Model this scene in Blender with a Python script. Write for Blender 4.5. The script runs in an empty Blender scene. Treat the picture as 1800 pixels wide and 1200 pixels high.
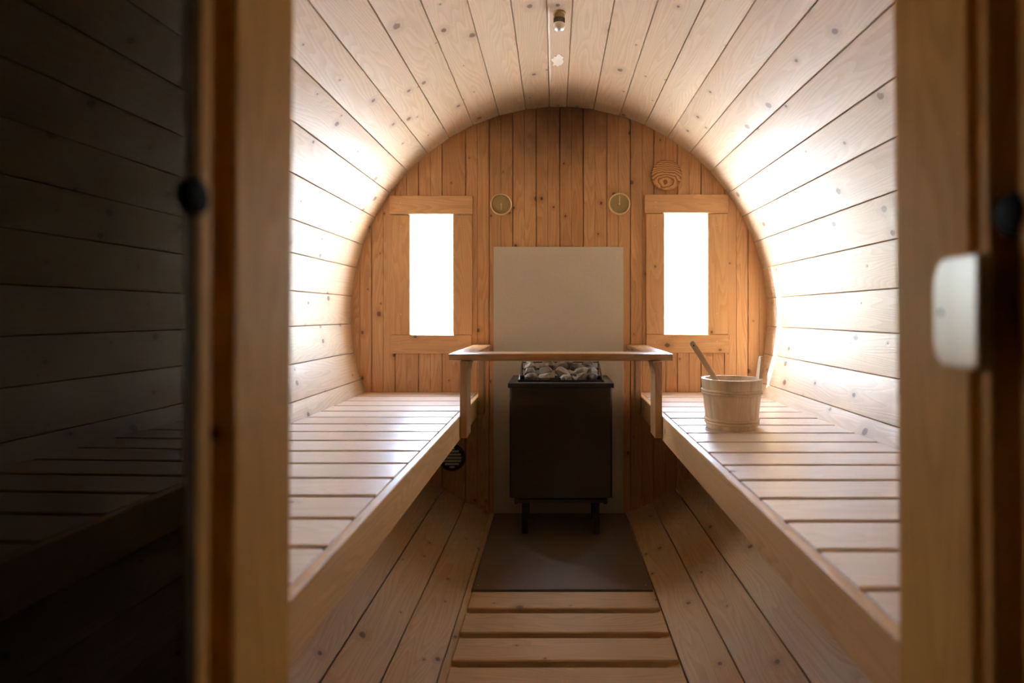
import bpy, bmesh, math, random
from mathutils import Vector, Matrix, noise

random.seed(7)
SC = bpy.context.scene
COL = SC.collection

# ------------------------------------------------------------------ camera, sky, sun, exposure
FPX, VX, VY, CZ = 1050.0, 974.3, 552.5, 1.2       # focal length in pixels, vanishing point, eye height
cam_data = bpy.data.cameras.new('camera')
cam = bpy.data.objects.new('camera', cam_data); COL.objects.link(cam)
cam.location = (0, 0, CZ); cam.rotation_euler = (math.pi / 2, 0, 0)
cam_data.sensor_width = 36.0; cam_data.lens = FPX / 1800 * 36
cam_data.shift_x = (900 - VX) / 1800; cam_data.shift_y = (VY - 600) / 1800
cam_data.clip_start = 0.01; cam_data.clip_end = 200
cam_data.dof.use_dof = True; cam_data.dof.focus_distance = 2.1; cam_data.dof.aperture_fstop = 2.4
SC.camera = cam

SUN_EL, SUN_DX, SUN_DY = math.radians(33), 0.928, -0.371   # light travels towards +x, -y
world = bpy.data.worlds.new('sky'); SC.world = world; world.use_nodes = True
wn = world.node_tree.nodes; wl = world.node_tree.links; wn.clear()
w_out = wn.new('ShaderNodeOutputWorld'); w_bg = wn.new('ShaderNodeBackground')
w_sky = wn.new('ShaderNodeTexSky'); w_sky.sky_type = 'NISHITA'; w_sky.sun_disc = False
w_sky.sun_elevation = SUN_EL; w_sky.sun_rotation = math.atan2(-SUN_DX, -SUN_DY)
w_sky.air_density = 1.0; w_sky.dust_density = 1.0; w_sky.ozone_density = 1.0
wl.new(w_sky.outputs[0], w_bg.inputs[0]); w_bg.inputs[1].default_value = 1.45
wl.new(w_bg.outputs[0], w_out.inputs[0])

sun_data = bpy.data.lights.new('sun', 'SUN'); sun_data.energy = 21.0; sun_data.angle = math.radians(0.6)
sun_data.color = (1.0, 0.975, 0.94)
sun = bpy.data.objects.new('sun', sun_data); COL.objects.link(sun)
sun_dir = Vector((SUN_DX * math.cos(SUN_EL), SUN_DY * math.cos(SUN_EL), -math.sin(SUN_EL)))
sun.rotation_euler = sun_dir.to_track_quat('-Z', 'Y').to_euler(); sun.location = (-8, 8, 8)

SC.view_settings.view_transform = 'Standard'; SC.view_settings.look = 'None'
SC.view_settings.gamma = 1.0; SC.view_settings.use_curve_mapping = False
SC.view_settings.exposure = 3.3
SC.cycles.max_bounces = 14; SC.cycles.diffuse_bounces = 10; SC.cycles.glossy_bounces = 5
SC.cycles.transparent_max_bounces = 12; SC.cycles.caustics_refractive = False
SC.cycles.caustics_reflective = False; SC.cycles.sample_clamp_indirect = 20.0

# ------------------------------------------------------------------ measures of the barrel
ZW = 2.70                      # depth of the inner face of the back wall
R = 0.943; AX = 0.022          # inner radius, axis x
AZ = CZ - 0.004
YF0, YF1 = 0.40, 0.49          # partition with the doorway
DL, DR = -0.215, 0.28          # doorway jamb faces
H_BENCH = 0.3506; H_FLOOR = 0.888

def P(px, py, z=ZW):           # point seen at that pixel of the photograph, at depth z
    return Vector(((px - VX) * z / FPX, z, CZ - (py - VY) * z / FPX))

# ------------------------------------------------------------------ object helpers
WM = {}
def put(o, parent, mw):
    WM[o.name] = mw.copy()
    COL.objects.link(o)
    if parent is not None:
        o.parent = parent
        o.matrix_parent_inverse = WM[parent.name].inverted()
    o.matrix_basis = mw
    return o

def empty(name, loc, parent=None):
    o = bpy.data.objects.new(name, None); o.empty_display_size = 0.05
    return put(o, parent, Matrix.Translation(Vector(loc)))

def obj(name, me, parent=None, mw=None):
    return put(bpy.data.objects.new(name, me), parent, mw or Matrix.Identity(4))

def tag(o, label, cat, group=None, kind=None):
    if label: o['label'] = label
    if cat: o['category'] = cat
    if group: o['group'] = group
    if kind: o['kind'] = kind
    return o

def struct(name, loc, label=None, me=None):
    o = empty(name, loc) if me is None else obj(name, me, None, Matrix.Translation(Vector(loc)))
    o['kind'] = 'structure'
    if label: o['label'] = label; o['category'] = name.split('_')[0]
    return o

def bm_mesh(bm, name, mat, smooth=False):
    bmesh.ops.recalc_face_normals(bm, faces=bm.faces)
    me = bpy.data.meshes.new(name); bm.to_mesh(me); bm.free()
    if mat: me.materials.append(mat)
    if smooth:
        me.polygons.foreach_set('use_smooth', [True] * len(me.polygons))
        me.set_sharp_from_angle(angle=math.radians(35))
    return me

def box_bm(bm, lo, hi):
    vs = [bm.verts.new((x, y, z)) for x in (lo[0], hi[0]) for y in (lo[1], hi[1]) for z in (lo[2], hi[2])]
    for f in ((0, 1, 3, 2), (4, 6, 7, 5), (0, 4, 5, 1), (2, 3, 7, 6), (0, 2, 6, 4), (1, 5, 7, 3)):
        bm.faces.new([vs[i] for i in f])
    return vs

def bevel(bm, w, seg=1, edges=None):
    if w > 0:
        bmesh.ops.bevel(bm, geom=list(edges if edges is not None else bm.edges), offset=w, segments=seg, profile=0.5, affect='EDGES', clamp_overlap=True)

BOX = {}
def box_mesh(name, L, W, T, mat, bev=0.002, slant=0.0, seg=1):
    key = (round(L, 4), round(W, 4), round(T, 4), mat.name, bev, slant, seg)
    if key not in BOX:
        bm = bmesh.new(); vs = box_bm(bm, (-L / 2, -W / 2, -T / 2), (L / 2, W / 2, T / 2))
        for v in vs:
            if slant and v.co.x > 0 and v.co.z < 0: v.co.x -= slant
        bevel(bm, bev, seg)
        BOX[key] = bm_mesh(bm, name, mat, smooth=seg > 1)
    return BOX[key]

def frame(c, al, aw):          # local x along the length, local y across, local z through
    al = Vector(al).normalized(); aw = Vector(aw).normalized(); an = al.cross(aw)
    m = Matrix((al, aw, an)).transposed().to_4x4(); m.translation = Vector(c)
    return m

def board(name, parent, mat, c, L, W, T, al, aw, bev=0.002, slant=0.0, seg=1):
    return obj(name, box_mesh(name, L, W, T, mat, bev, slant, seg), parent, frame(c, al, aw))

X, Y, Z = Vector((1, 0, 0)), Vector((0, 1, 0)), Vector((0, 0, 1))

def lathe(name, prof, mat, n=32, smooth=True, close=False):   # profile (r, z) about local z
    bm = bmesh.new(); rings = []
    for r, z in prof:
        if r < 1e-6: rings.append([bm.verts.new((0, 0, z))])
        else: rings.append([bm.verts.new((r * math.cos(2 * math.pi * k / n), r * math.sin(2 * math.pi * k / n), z)) for k in range(n)])
    pairs = list(zip(rings, rings[1:])) + ([(rings[-1], rings[0])] if close else [])
    for a, b in pairs:
        for k in range(n):
            k2 = (k + 1) % n
            if len(a) == 1 and len(b) == 1: continue
            if len(a) == 1: bm.faces.new((a[0], b[k], b[k2]))
            elif len(b) == 1: bm.faces.new((a[k], b[0], a[k2]))
            else: bm.faces.new((a[k], b[k], b[k2], a[k2]))
    return bm_mesh(bm, name, mat, smooth)

def prism(name, pts, t, mat, bev=0.0, seg=1):                 # outline in local xy, thickness along local z
    bm = bmesh.new()
    a = [bm.verts.new((x, y, -t / 2)) for x, y in pts]; b = [bm.verts.new((x, y, t / 2)) for x, y in pts]
    n = len(pts); bm.faces.new(a[::-1]); bm.faces.new(b)
    rim = []
    for k in range(n):
        bm.faces.new((a[k], a[(k + 1) % n], b[(k + 1) % n], b[k]))
    if bev:
        bevel(bm, bev, seg, [e for e in bm.edges if abs(e.verts[0].co.z - e.verts[1].co.z) < 1e-6])
    return bm_mesh(bm, name, mat)

# ------------------------------------------------------------------ materials
class NT:
    def __init__(s, name):
        s.m = bpy.data.materials.new(name); s.m.use_nodes = True
        s.n = s.m.node_tree.nodes; s.l = s.m.node_tree.links
        s.b = s.n['Principled BSDF']; s.out = s.n['Material Output']
    def put(s, sock, v):
        if hasattr(v, 'is_linked') or hasattr(v, 'links'): s.l.new(v, sock)
        else: sock.default_value = v
    def math(s, op, a, b=0.0, c=None, clamp=False):
        nd = s.n.new('ShaderNodeMath'); nd.operation = op; nd.use_clamp = clamp
        s.put(nd.inputs[0], a); s.put(nd.inputs[1], b)
        if c is not None: s.put(nd.inputs[2], c)
        return nd.outputs[0]
    def vec(s, op, a, b=(0, 0, 0)):
        nd = s.n.new('ShaderNodeVectorMath'); nd.operation = op
        s.put(nd.inputs[0], a); s.put(nd.inputs[1], b)
        return nd.outputs['Value'] if op in ('LENGTH', 'DISTANCE', 'DOT_PRODUCT') else nd.outputs[0]
    def noise(s, v, scale, detail=3.0, rough=0.55):
        nd = s.n.new('ShaderNodeTexNoise'); s.l.new(v, nd.inputs['Vector'])
        nd.inputs['Scale'].default_value = scale; nd.inputs['Detail'].default_value = detail; nd.inputs['Roughness'].default_value = rough
        return nd.outputs['Fac']
    def mix(s, f, a, b, blend='MIX'):
        nd = s.n.new('ShaderNodeMix'); nd.data_type = 'RGBA'; nd.blend_type = blend
        s.put(nd.inputs[0], f); s.put(nd.inputs[6], a if not isinstance(a, tuple) else (*a, 1)); s.put(nd.inputs[7], b if not isinstance(b, tuple) else (*b, 1))
        return nd.outputs[2]
    def ramp(s, v, lo, hi):     # smooth 0..1
        nd = s.n.new('ShaderNodeMapRange'); nd.interpolation_type = 'SMOOTHSTEP'
        s.put(nd.inputs[0], v); s.put(nd.inputs[1], lo); s.put(nd.inputs[2], hi)
        return nd.outputs[0]
    def bump(s, h, strength, dist):
        nd = s.n.new('ShaderNodeBump'); s.l.new(h, nd.inputs['Height'])
        nd.inputs['Strength'].default_value = strength; nd.inputs['Distance'].default_value = dist
        s.l.new(nd.outputs[0], s.b.inputs['Normal'])

def wood(name, light, dark, knot=(0.13, 0.06, 0.025), rough=0.45, knots=0.5, ring=70.0, var=0.16, cell=(0.24, 0.075), kr=(0.003, 0.011), spec=0.4, crown_dark=0.0):
    t = NT(name)
    tc = t.n.new('ShaderNodeTexCoord').outputs['Object']
    oi = t.n.new('ShaderNodeObjectInfo').outputs['Random']
    sep = t.n.new('ShaderNodeCombineXYZ')
    t.put(sep.inputs[0], t.math('MULTIPLY', oi, 37.0)); t.put(sep.inputs[1], t.math('MULTIPLY', oi, 91.7)); t.put(sep.inputs[2], t.math('MULTIPLY', oi, 13.1))
    p = t.vec('ADD', tc, sep.outputs[0])
    # knots: scattered cells, distance in metres
    q = t.vec('DIVIDE', p, (cell[0], cell[1], 10.0))
    vo = t.n.new('ShaderNodeTexVoronoi'); vo.voronoi_dimensions = '2D'; vo.inputs['Scale'].default_value = 1.0
    t.l.new(q, vo.inputs['Vector'])
    dv = t.vec('MULTIPLY', t.vec('SUBTRACT', q, vo.outputs['Position']), (cell[0], cell[1], 0.0))
    dv = t.vec('MULTIPLY', dv, (0.75, 1.0, 0.0))
    wob = t.noise(p, 60.0, 2.0)
    d = t.math('MULTIPLY', t.vec('LENGTH', dv), t.math('MULTIPLY_ADD', wob, 0.9, 0.55))
    sc = t.n.new('ShaderNodeSeparateColor'); t.l.new(vo.outputs['Color'], sc.inputs[0])
    has = t.math('LESS_THAN', sc.outputs[0], knots)
    rad = t.math('MULTIPLY_ADD', t.math('POWER', sc.outputs[1], 2.0), kr[1] - kr[0], kr[0])
    kn = t.math('MULTIPLY', t.math('SUBTRACT', 1.0, t.ramp(d, t.math('MULTIPLY', rad, 0.55), rad)), has)
    halo = t.math('MULTIPLY', t.math('SUBTRACT', 1.0, t.ramp(d, rad, t.math('MULTIPLY', rad, 3.2))), has)
    # growth rings running along local x, bending round the knots
    st = t.vec('MULTIPLY', p, (0.55, 5.0, 5.0))
    big = t.noise(st, 1.6, 2.0)
    st2 = t.vec('MULTIPLY', p, (1.5, 26.0, 26.0))
    mid = t.noise(st2, 2.0, 3.0)
    sy = t.n.new('ShaderNodeSeparateXYZ'); t.l.new(p, sy.inputs[0])
    ph = t.math('ADD', t.math('MULTIPLY', sy.outputs[1], ring), t.math('MULTIPLY', big, 26.0))
    ph = t.math('ADD', ph, t.math('MULTIPLY', halo, 4.5))
    rg = t.math('FRACT', ph)
    rg = t.math('MULTIPLY', t.ramp(rg, 0.15, 0.9), t.math('SUBTRACT', 1.0, t.ramp(rg, 0.92, 1.0)))
    fine = t.noise(t.vec('MULTIPLY', p, (4.0, 260.0, 260.0)), 1.0, 2.0)
    f = t.math('ADD', t.math('MULTIPLY', rg, 0.42), t.math('MULTIPLY', mid, 0.55))
    f = t.math('ADD', f, t.math('MULTIPLY', t.math('SUBTRACT', fine, 0.5), 0.5))
    f = t.math('MULTIPLY', f, 1.0, clamp=True)
    c = t.mix(f, light, dark)
    # board to board tone
    tone = t.math('MULTIPLY_ADD', t.math('FRACT', t.math('MULTIPLY', oi, 7.31)), var * 2, 1.0 - var)
    tn = t.n.new('ShaderNodeCombineColor')
    t.put(tn.inputs[0], t.math('POWER', tone, 0.7)); t.put(tn.inputs[1], tone); t.put(tn.inputs[2], t.math('POWER', tone, 1.35))
    c = t.mix(1.0, c, tn.outputs[0], 'MULTIPLY')
    c = t.mix(t.math('MULTIPLY', halo, 0.32), c, tuple(0.5 * a + 0.5 * b for a, b in zip(dark, knot)))
    c = t.mix(t.math('MULTIPLY', kn, 0.85), c, knot)
    if crown_dark:                    # boards turn darker towards the crown above the heater, with an uneven edge
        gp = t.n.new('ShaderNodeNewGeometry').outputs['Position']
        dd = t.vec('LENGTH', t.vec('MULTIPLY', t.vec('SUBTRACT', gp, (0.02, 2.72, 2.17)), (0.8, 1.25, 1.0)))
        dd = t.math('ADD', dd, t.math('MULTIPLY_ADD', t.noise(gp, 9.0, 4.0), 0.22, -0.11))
        sf = t.math('MULTIPLY', t.math('SUBTRACT', 1.0, t.ramp(dd, 0.02, 0.52)), crown_dark)
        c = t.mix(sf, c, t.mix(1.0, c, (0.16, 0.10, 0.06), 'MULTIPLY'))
    t.l.new(c, t.b.inputs['Base Color'])
    t.put(t.b.inputs['Roughness'], t.math('MULTIPLY_ADD', fine, 0.2, rough - 0.1))
    t.b.inputs['Specular IOR Level'].default_value = spec
    t.bump(t.math('ADD', t.math('MULTIPLY', fine, 0.4), t.math('MULTIPLY', rg, -0.5)), 0.25, 0.0008)
    return t.m

def plain(name, col, rough=0.5, metal=0.0, var=0.25, scale=40.0, bump=0.0, spec=0.5, stretch=(1, 1, 1)):
    t = NT(name)
    tc = t.n.new('ShaderNodeTexCoord').outputs['Object']
    v = t.vec('MULTIPLY', tc, stretch)
    n1 = t.noise(v, scale, 4.0)
    c = t.mix(n1, tuple(x * (1 - var) for x in col), tuple(min(1, x * (1 + var)) for x in col))
    t.l.new(c, t.b.inputs['Base Color'])
    t.b.inputs['Metallic'].default_value = metal
    t.put(t.b.inputs['Roughness'], t.math('MULTIPLY_ADD', n1, 0.15, rough - 0.07))
    t.b.inputs['Specular IOR Level'].default_value = spec
    if bump: t.bump(n1, bump, 0.002)
    return t.m

W_STAVE = wood('spruce_pale', (0.66, 0.525, 0.375), (0.53, 0.385, 0.235), knots=0.5, var=0.07, spec=0.5, kr=(0.003, 0.015), crown_dark=0.75)
W_FLOOR = wood('spruce_floor', (0.62, 0.43, 0.235), (0.47, 0.295, 0.135), knots=0.6, var=0.08)
W_BACK = wood('spruce_heat_darkened', (0.64, 0.38, 0.185), (0.43, 0.215, 0.085), knot=(0.09, 0.03, 0.012), knots=0.5, var=0.14, ring=60, crown_dark=0.92)
W_FRAME = wood('pine_window_boards', (0.68, 0.41, 0.20), (0.52, 0.28, 0.12), knots=0.35, var=0.06, ring=55)
W_SLAT = wood('alder_slats', (0.74, 0.61, 0.50), (0.60, 0.46, 0.35), knots=0.08, var=0.09, rough=0.36, spec=0.6)
W_GUARD = wood('guard_rail_shaded', (0.37, 0.21, 0.09), (0.26, 0.135, 0.05), knots=0.1, var=0.04, rough=0.3, spec=0.7)  # rail wood darkened to carry the shade on its underlit front
W_RAIL = wood('alder_rail', (0.68, 0.44, 0.215), (0.50, 0.29, 0.115), knots=0.1, var=0.04, rough=0.42)
W_POST = wood('pine_door_frame', (0.66, 0.37, 0.10), (0.50, 0.26, 0.055), knot=(0.05, 0.02, 0.008), knots=0.3, var=0.03, ring=45, cell=(0.2, 0.1), kr=(0.004, 0.010), rough=0.6, spec=0.12)
W_BUCKET = wood('bucket_pine', (0.78, 0.62, 0.43), (0.65, 0.48, 0.30), knots=0.0, var=0.07, ring=110)
W_BLOCK = wood('bare_birch', (0.88, 0.76, 0.58), (0.76, 0.61, 0.42), knots=0.0, var=0.02, ring=60, rough=0.3, spec=0.6)
W_PLUG = wood('vent_plug_pine', (0.60, 0.33, 0.13), (0.22, 0.09, 0.03), knots=0.0, var=0.02, ring=90)
W_DARK = wood('wood_in_shade', (0.10, 0.065, 0.035), (0.06, 0.036, 0.018), knots=0.4, var=0.1, spec=0.03, rough=0.8)  # shade painted in: dark wood for the unlit entrance and hinge stile
M_BOARD = plain('cement_board', (0.54, 0.49, 0.405), 0.75, var=0.10, scale=160, bump=0.1)
M_PLATE = plain('floor_board_grey', (0.17, 0.125, 0.085), 0.5, var=0.18, scale=120, bump=0.05)
M_STEEL = plain('brushed_steel', (0.075, 0.062, 0.05), 0.30, metal=1.0, var=0.10, scale=30, stretch=(1, 1, 40))
M_BLACK = plain('black_enamel', (0.018, 0.017, 0.017), 0.32, var=0.3, scale=60)
M_RUBBER = plain('black_rubber', (0.005, 0.005, 0.005), 0.8, var=0.3, spec=0.1)
M_BRASS = plain('brass_ring', (0.88, 0.70, 0.40), 0.35, metal=0.35, var=0.08)
M_FACE = plain('gilt_dial', (0.36, 0.27, 0.12), 0.35, metal=0.5, var=0.12, scale=90)
M_NEEDLE = plain('pale_needle', (0.85, 0.72, 0.45), 0.4, var=0.05)
M_SILVER = plain('satin_silver', (0.86, 0.86, 0.84), 0.3, metal=0.8, var=0.05)
M_GILT = plain('dull_gilt', (0.45, 0.33, 0.16), 0.4, metal=0.6, var=0.15)
M_GRILLE = plain('grille_slats', (0.80, 0.80, 0.70), 0.45, var=0.1)
M_SCREW = plain('screw_head', (0.75, 0.62, 0.45), 0.4, metal=0.6, var=0.1)
M_RESIN = plain('dried_resin', (0.88, 0.83, 0.74), 0.5, var=0.1, scale=200)
M_ROOF = plain('leak_stop_felt', (0.05, 0.05, 0.05), 0.9, var=0.3)
M_GROUND = plain('pale_gravel', (0.74, 0.71, 0.66), 0.95, var=0.2, scale=14, bump=0.2)
M_LEAF = plain('leaf_green', (0.30, 0.40, 0.20), 0.6, var=0.4, scale=3)
M_BARK = plain('bark', (0.10, 0.07, 0.05), 0.9, var=0.4, scale=20, bump=0.4)

def stone_mat():
    t = NT('sauna_stone')
    tc = t.n.new('ShaderNodeTexCoord').outputs['Object']
    oi = t.n.new('ShaderNodeObjectInfo').outputs['Random']
    n1 = t.noise(tc, 28.0, 5.0); n2 = t.noise(tc, 130.0, 3.0)
    f = t.math('ADD', t.math('MULTIPLY', n1, 0.8), t.math('MULTIPLY', oi, 0.35))
    c = t.mix(t.ramp(f, 0.3, 0.95), (0.045, 0.036, 0.028), (0.31, 0.26, 0.20))
    t.l.new(t.mix(t.math('MULTIPLY', n2, 0.4), c, (0.05, 0.045, 0.04)), t.b.inputs['Base Color'])
    t.b.inputs['Roughness'].default_value = 0.6
    t.bump(t.math('ADD', n1, t.math('MULTIPLY', n2, 0.5)), 0.6, 0.006)
    return t.m
M_STONE = stone_mat()

def pane_mat(name, tint, haze, refl=(1, 1, 1)):
    t = NT(name); t.n.remove(t.b)
    tr = t.n.new('ShaderNodeBsdfTransparent'); tr.inputs[0].default_value = (*tint, 1)
    gl = t.n.new('ShaderNodeBsdfGlossy'); gl.inputs['Roughness'].default_value = 0.0; gl.inputs[0].default_value = (*refl, 1)
    fc = t.n.new('ShaderNodeLayerWeight').outputs['Facing']      # Schlick reflectance, the same from both sides
    fr = t.math('MULTIPLY_ADD', t.math('POWER', fc, 5.0), 0.96, 0.04)
    sh = tr.outputs[0]
    if haze:
        tl = t.n.new('ShaderNodeBsdfTranslucent'); tl.inputs[0].default_value = (0.9, 0.92, 0.92, 1)
        tc = t.n.new('ShaderNodeTexCoord').outputs['Object']
        mx = t.n.new('ShaderNodeMixShader'); t.put(mx.inputs[0], t.math('MULTIPLY_ADD', t.noise(tc, 6.0, 4.0), haze, haze * 0.5))
        t.l.new(sh, mx.inputs[1]); t.l.new(tl.outputs[0], mx.inputs[2]); sh = mx.outputs[0]
    m2 = t.n.new('ShaderNodeMixShader'); t.l.new(fr, m2.inputs[0]); t.l.new(sh, m2.inputs[1]); t.l.new(gl.outputs[0], m2.inputs[2])
    t.l.new(m2.outputs[0], t.out.inputs['Surface'])
    return t.m
M_PANE = pane_mat('window_glass_misted', (0.97, 0.98, 0.98), 0.20)
M_SMOKE = pane_mat('smoked_glass', (0.10, 0.07, 0.045), 0, (0.62, 0.52, 0.39))

# ------------------------------------------------------------------ barrel staves
RIGHT = [88.0, 80.5, 73.1, 65.7, 58.6, 51.2, 43.6, 35.8, 28.3, 20.6, 13.0, 4.7, -3.0, -10.6, -18.4, -26.0, -33.5, -41.0, -48.6, -56.1, -63.7, -71.2, -78.7, -86.2]
LEFT = [92.7, 99.2, 106.7, 114.2, 121.7, 129.0, 136.4, 144.1, 152.0, 160.2, 166.8, 174.7, 182.3, 190.3, 197.9, 205.4, 213.0, 220.6, 228.2, 236.2, 243.4, 250.9, 258.4, 265.9, 273.8]
SEAMS = RIGHT[::-1] + LEFT
ceiling = struct('ceiling', (AX, 1.6, AZ + R), 'arched ceiling of pale spruce staves')
wall_left = struct('wall_left', (AX - R, 1.6, AZ), 'curved left barrel wall of pale knotty staves')
wall_right = struct('wall_right', (AX + R, 1.6, AZ), 'curved right barrel wall of pale knotty staves')
floor = struct('floor', (AX, 1.6, AZ - R), 'curved barrel bottom of tan staves under the benches')
Y0, Y1 = YF1, ZW + 0.05
T_ST = 0.042
STAVE = {}
def stave(a0, a1):
    mid = math.radians((a0 + a1) / 2); half = math.radians(a1 - a0) / 2
    key = round(half, 5)
    ap = R * math.cos(half)
    er = Vector((math.cos(mid), 0, math.sin(mid))); et = Vector((-math.sin(mid), 0, math.cos(mid)))
    m = (a0 + a1) / 2
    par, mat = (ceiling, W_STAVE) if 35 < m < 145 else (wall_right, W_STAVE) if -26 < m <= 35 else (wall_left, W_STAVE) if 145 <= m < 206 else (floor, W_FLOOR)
    if (key, mat.name) not in STAVE:
        wi = ap * math.tan(half); wo = (ap + T_ST) * math.tan(half)
        c = 0.0026
        # local: x length (world y), y across (tangent), z = inward normal
        prof = [(-wi + c, 0), (wi - c, 0), (wi - 0.0002, -c * 1.7), (wo, -T_ST), (-wo, -T_ST), (-wi + 0.0002, -c * 1.7)]
        bm = bmesh.new(); L = Y1 - Y0; cuts = 1
        rings = []
        for x in (-L / 2, L / 2): rings.append([bm.verts.new((x, y, z)) for y, z in prof])
        n = len(prof)
        for k in range(n): bm.faces.new((rings[0][k], rings[0][(k + 1) % n], rings[1][(k + 1) % n], rings[1][k]))
        bm.faces.new(rings[0][::-1]); bm.faces.new(rings[1])
        STAVE[(key, mat.name)] = bm_mesh(bm, 'stave', mat)
    c = Vector((AX, (Y0 + Y1) / 2, AZ)) + er * ap
    off = random.uniform(-0.0012, 0.0012)
    # length +y, across so that z = length x across = inward (-er)
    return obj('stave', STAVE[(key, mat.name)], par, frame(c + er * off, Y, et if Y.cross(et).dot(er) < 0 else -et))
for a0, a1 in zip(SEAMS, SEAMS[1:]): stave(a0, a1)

# dried resin patch on the roof staves, and a pale streak along a seam
def blob(name, pts, mat, parent, mw, t=0.0015):
    return obj(name, prism(name, pts, t, mat), parent, mw)
def ceil_pt(px, py):           # on the ceiling near the crown
    x0 = (px - VX) / FPX; s0 = -(py - VY) / FPX
    lo, hi = 0.3, 3.0
    for _ in range(40):
        zz = (lo + hi) / 2
        if math.hypot(x0 * zz - AX, s0 * zz + CZ - AZ) < R: lo = zz
        else: hi = zz
    return Vector((x0 * lo, lo, CZ + s0 * lo))
cp = ceil_pt(980, 105)
pts = []
for k in range(18):
    a = 2 * math.pi * k / 18; rr = random.uniform(0.6, 1.15)
    pts.append((0.055 * rr * math.cos(a), 0.024 * rr * math.sin(a)))
blob('resin_stain', pts, M_RESIN, ceiling, frame(cp + Vector((0.0, 0, -0.0022)), Y, -X))
s0, s1 = ceil_pt(967, 150), ceil_pt(965, 12)
cpts = [(-0.5, 0.0), (-0.3, 0.0022), (-0.1, 0.003), (0.1, 0.0022), (0.3, 0.004), (0.5, 0.001), (0.5, -0.001), (0.3, -0.002), (0.1, -0.002), (-0.1, -0.002), (-0.3, -0.003)]
L0 = (s1 - s0).length
blob('pale_streak', [(x * L0, y) for x, y in cpts], M_RESIN, ceiling, frame((s0 + s1) / 2 + Vector((0, 0, -0.0012)), s1 - s0, -X))

# unseen outer felt, added to stop light leaking between the staves
n = 64; bm = bmesh.new(); rg = []
for y in (-1.05, ZW + 0.16):
    for r in (R + 0.046, R + 0.056):
        rg.append([bm.verts.new((AX + r * math.cos(2 * math.pi * k / n), y, AZ + r * math.sin(2 * math.pi * k / n))) for k in range(n)])
for a, b in ((0, 2), (1, 3), (0, 1), (2, 3)):
    for k in range(n): bm.faces.new((rg[a][k], rg[a][(k + 1) % n], rg[b][(k + 1) % n], rg[b][k]))
struct('roof', (0, 0, 0), 'unseen dark felt added round the barrel against light leaks', bm_mesh(bm, 'leak_stop_felt', M_ROOF))

# ------------------------------------------------------------------ back wall of upright planks
WT = 0.026
def circ_z(x, r=R + 0.010):
    v = r * r - (x - AX) ** 2
    return math.sqrt(v) if v > 0 else 0.0

def wall_planks(parent, xs, y0, y1, face, holes, mat, groove=True, name='plank'):
    # vertical planks between xs, inner face at y0 (face=-1: seen from -y) or y1 (face=+1)
    for i, (a, b) in enumerate(zip(xs, xs[1:])):
        cuts = sorted({a, b} | {h for ho in holes for h in ho[:2] if a + 0.001 < h < b - 0.001})
        xm = (a + b) / 2; zc = AZ
        m = frame((xm, (y0 + y1) / 2, zc), Z, X * (1 if face < 0 else 1))   # local x up, y = +x world, z = Z x X = +y
        T = y1 - y0
        bm = bmesh.new()
        def piece(xa, xb, za, zb, ca, cb):
            # za / zb: functions of x for the lower and upper ends
            xsub = [xa]
            g = 0.003
            if ca: xsub += [xa + g]
            if groove and xa < xm - 0.004 and xb > xm + 0.004: xsub += [xm - 0.002, xm, xm + 0.002]
            if cb: xsub += [xb - g]
            xsub += [xb]
            nn = max(2, int((xb - xa) / 0.012)); xsub += [v for v in (xa + (xb - xa) * k / nn for k in range(1, nn)) if min(abs(v - u) for u in xsub) > 0.0025]
            xsub.sort()
            def dep(x):
                if ca and abs(x - xa) < 1e-7: return 0.007
                if cb and abs(x - xb) < 1e-7: return 0.007
                if groove and abs(x - xm) < 1e-7: return 0.0022
                return 0.0
            fr = T / 2 * face
            F = [[bm.verts.new((f(x), x - xm, fr - face * dep(x))) for x in xsub] for f in (za, zb)]
            B = [[bm.verts.new((f(x), x - xm, -fr)) for x in xsub] for f in (za, zb)]
            for k in range(len(xsub) - 1): bm.faces.new((F[0][k], F[0][k + 1], F[1][k + 1], F[1][k]))
            [bm.faces.new((B[0][k], B[0][k + 1], B[1][k + 1], B[1][k])) for k in range(len(xsub) - 1)]
            bm.faces.new((F[0][0], F[1][0], B[1][0], B[0][0])); bm.faces.new((F[0][-1], F[1][-1], B[1][-1], B[0][-1]))
            [bm.faces.new((F[e][k], F[e][k + 1], B[e][k + 1], B[e][k])) for e in (0, 1) for k in range(len(xsub) - 1)]
        for xa, xb in zip(cuts, cuts[1:]):
            mid = (xa + xb) / 2
            ca, cb = abs(xa - a) < 1e-6, abs(xb - b) < 1e-6
            spans = [(lambda x: -circ_z(x), lambda x: circ_z(x))]
            for hx0, hx1, hz0, hz1 in holes:
                if hx0 < mid < hx1:
                    spans = [(spans[0][0], (lambda x, v=hz0 - zc: v)), ((lambda x, v=hz1 - zc: v), spans[-1][1])]
            for za, zb in spans:
                if zb(mid) - za(mid) > 0.01: piece(xa, xb, za, zb, ca, cb)
        if len(bm.faces): obj(name, bm_mesh(bm, name, mat), parent, m)
        else: bm.free()

HOLE_L = (P(722, 0).x, P(796.5, 0).x, P(0, 588).z, P(0, 378).z)
HOLE_R = (P(1167.5, 0).x, P(1242.5, 0).x, P(0, 587).z, P(0, 376).z)
wall_back = struct('wall_back', (AX, ZW, AZ - R), 'end wall of heat-darkened upright planks')
pitch = 41.35
sx = [P(984 + pitch * k, 0).x for k in range(-8, 9)]
sx = [AX - R - 0.0098] + sx + [AX + R + 0.0098]
wall_planks(wall_back, sx, ZW, ZW + WT, -1, [HOLE_L, HOLE_R], W_BACK)

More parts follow.
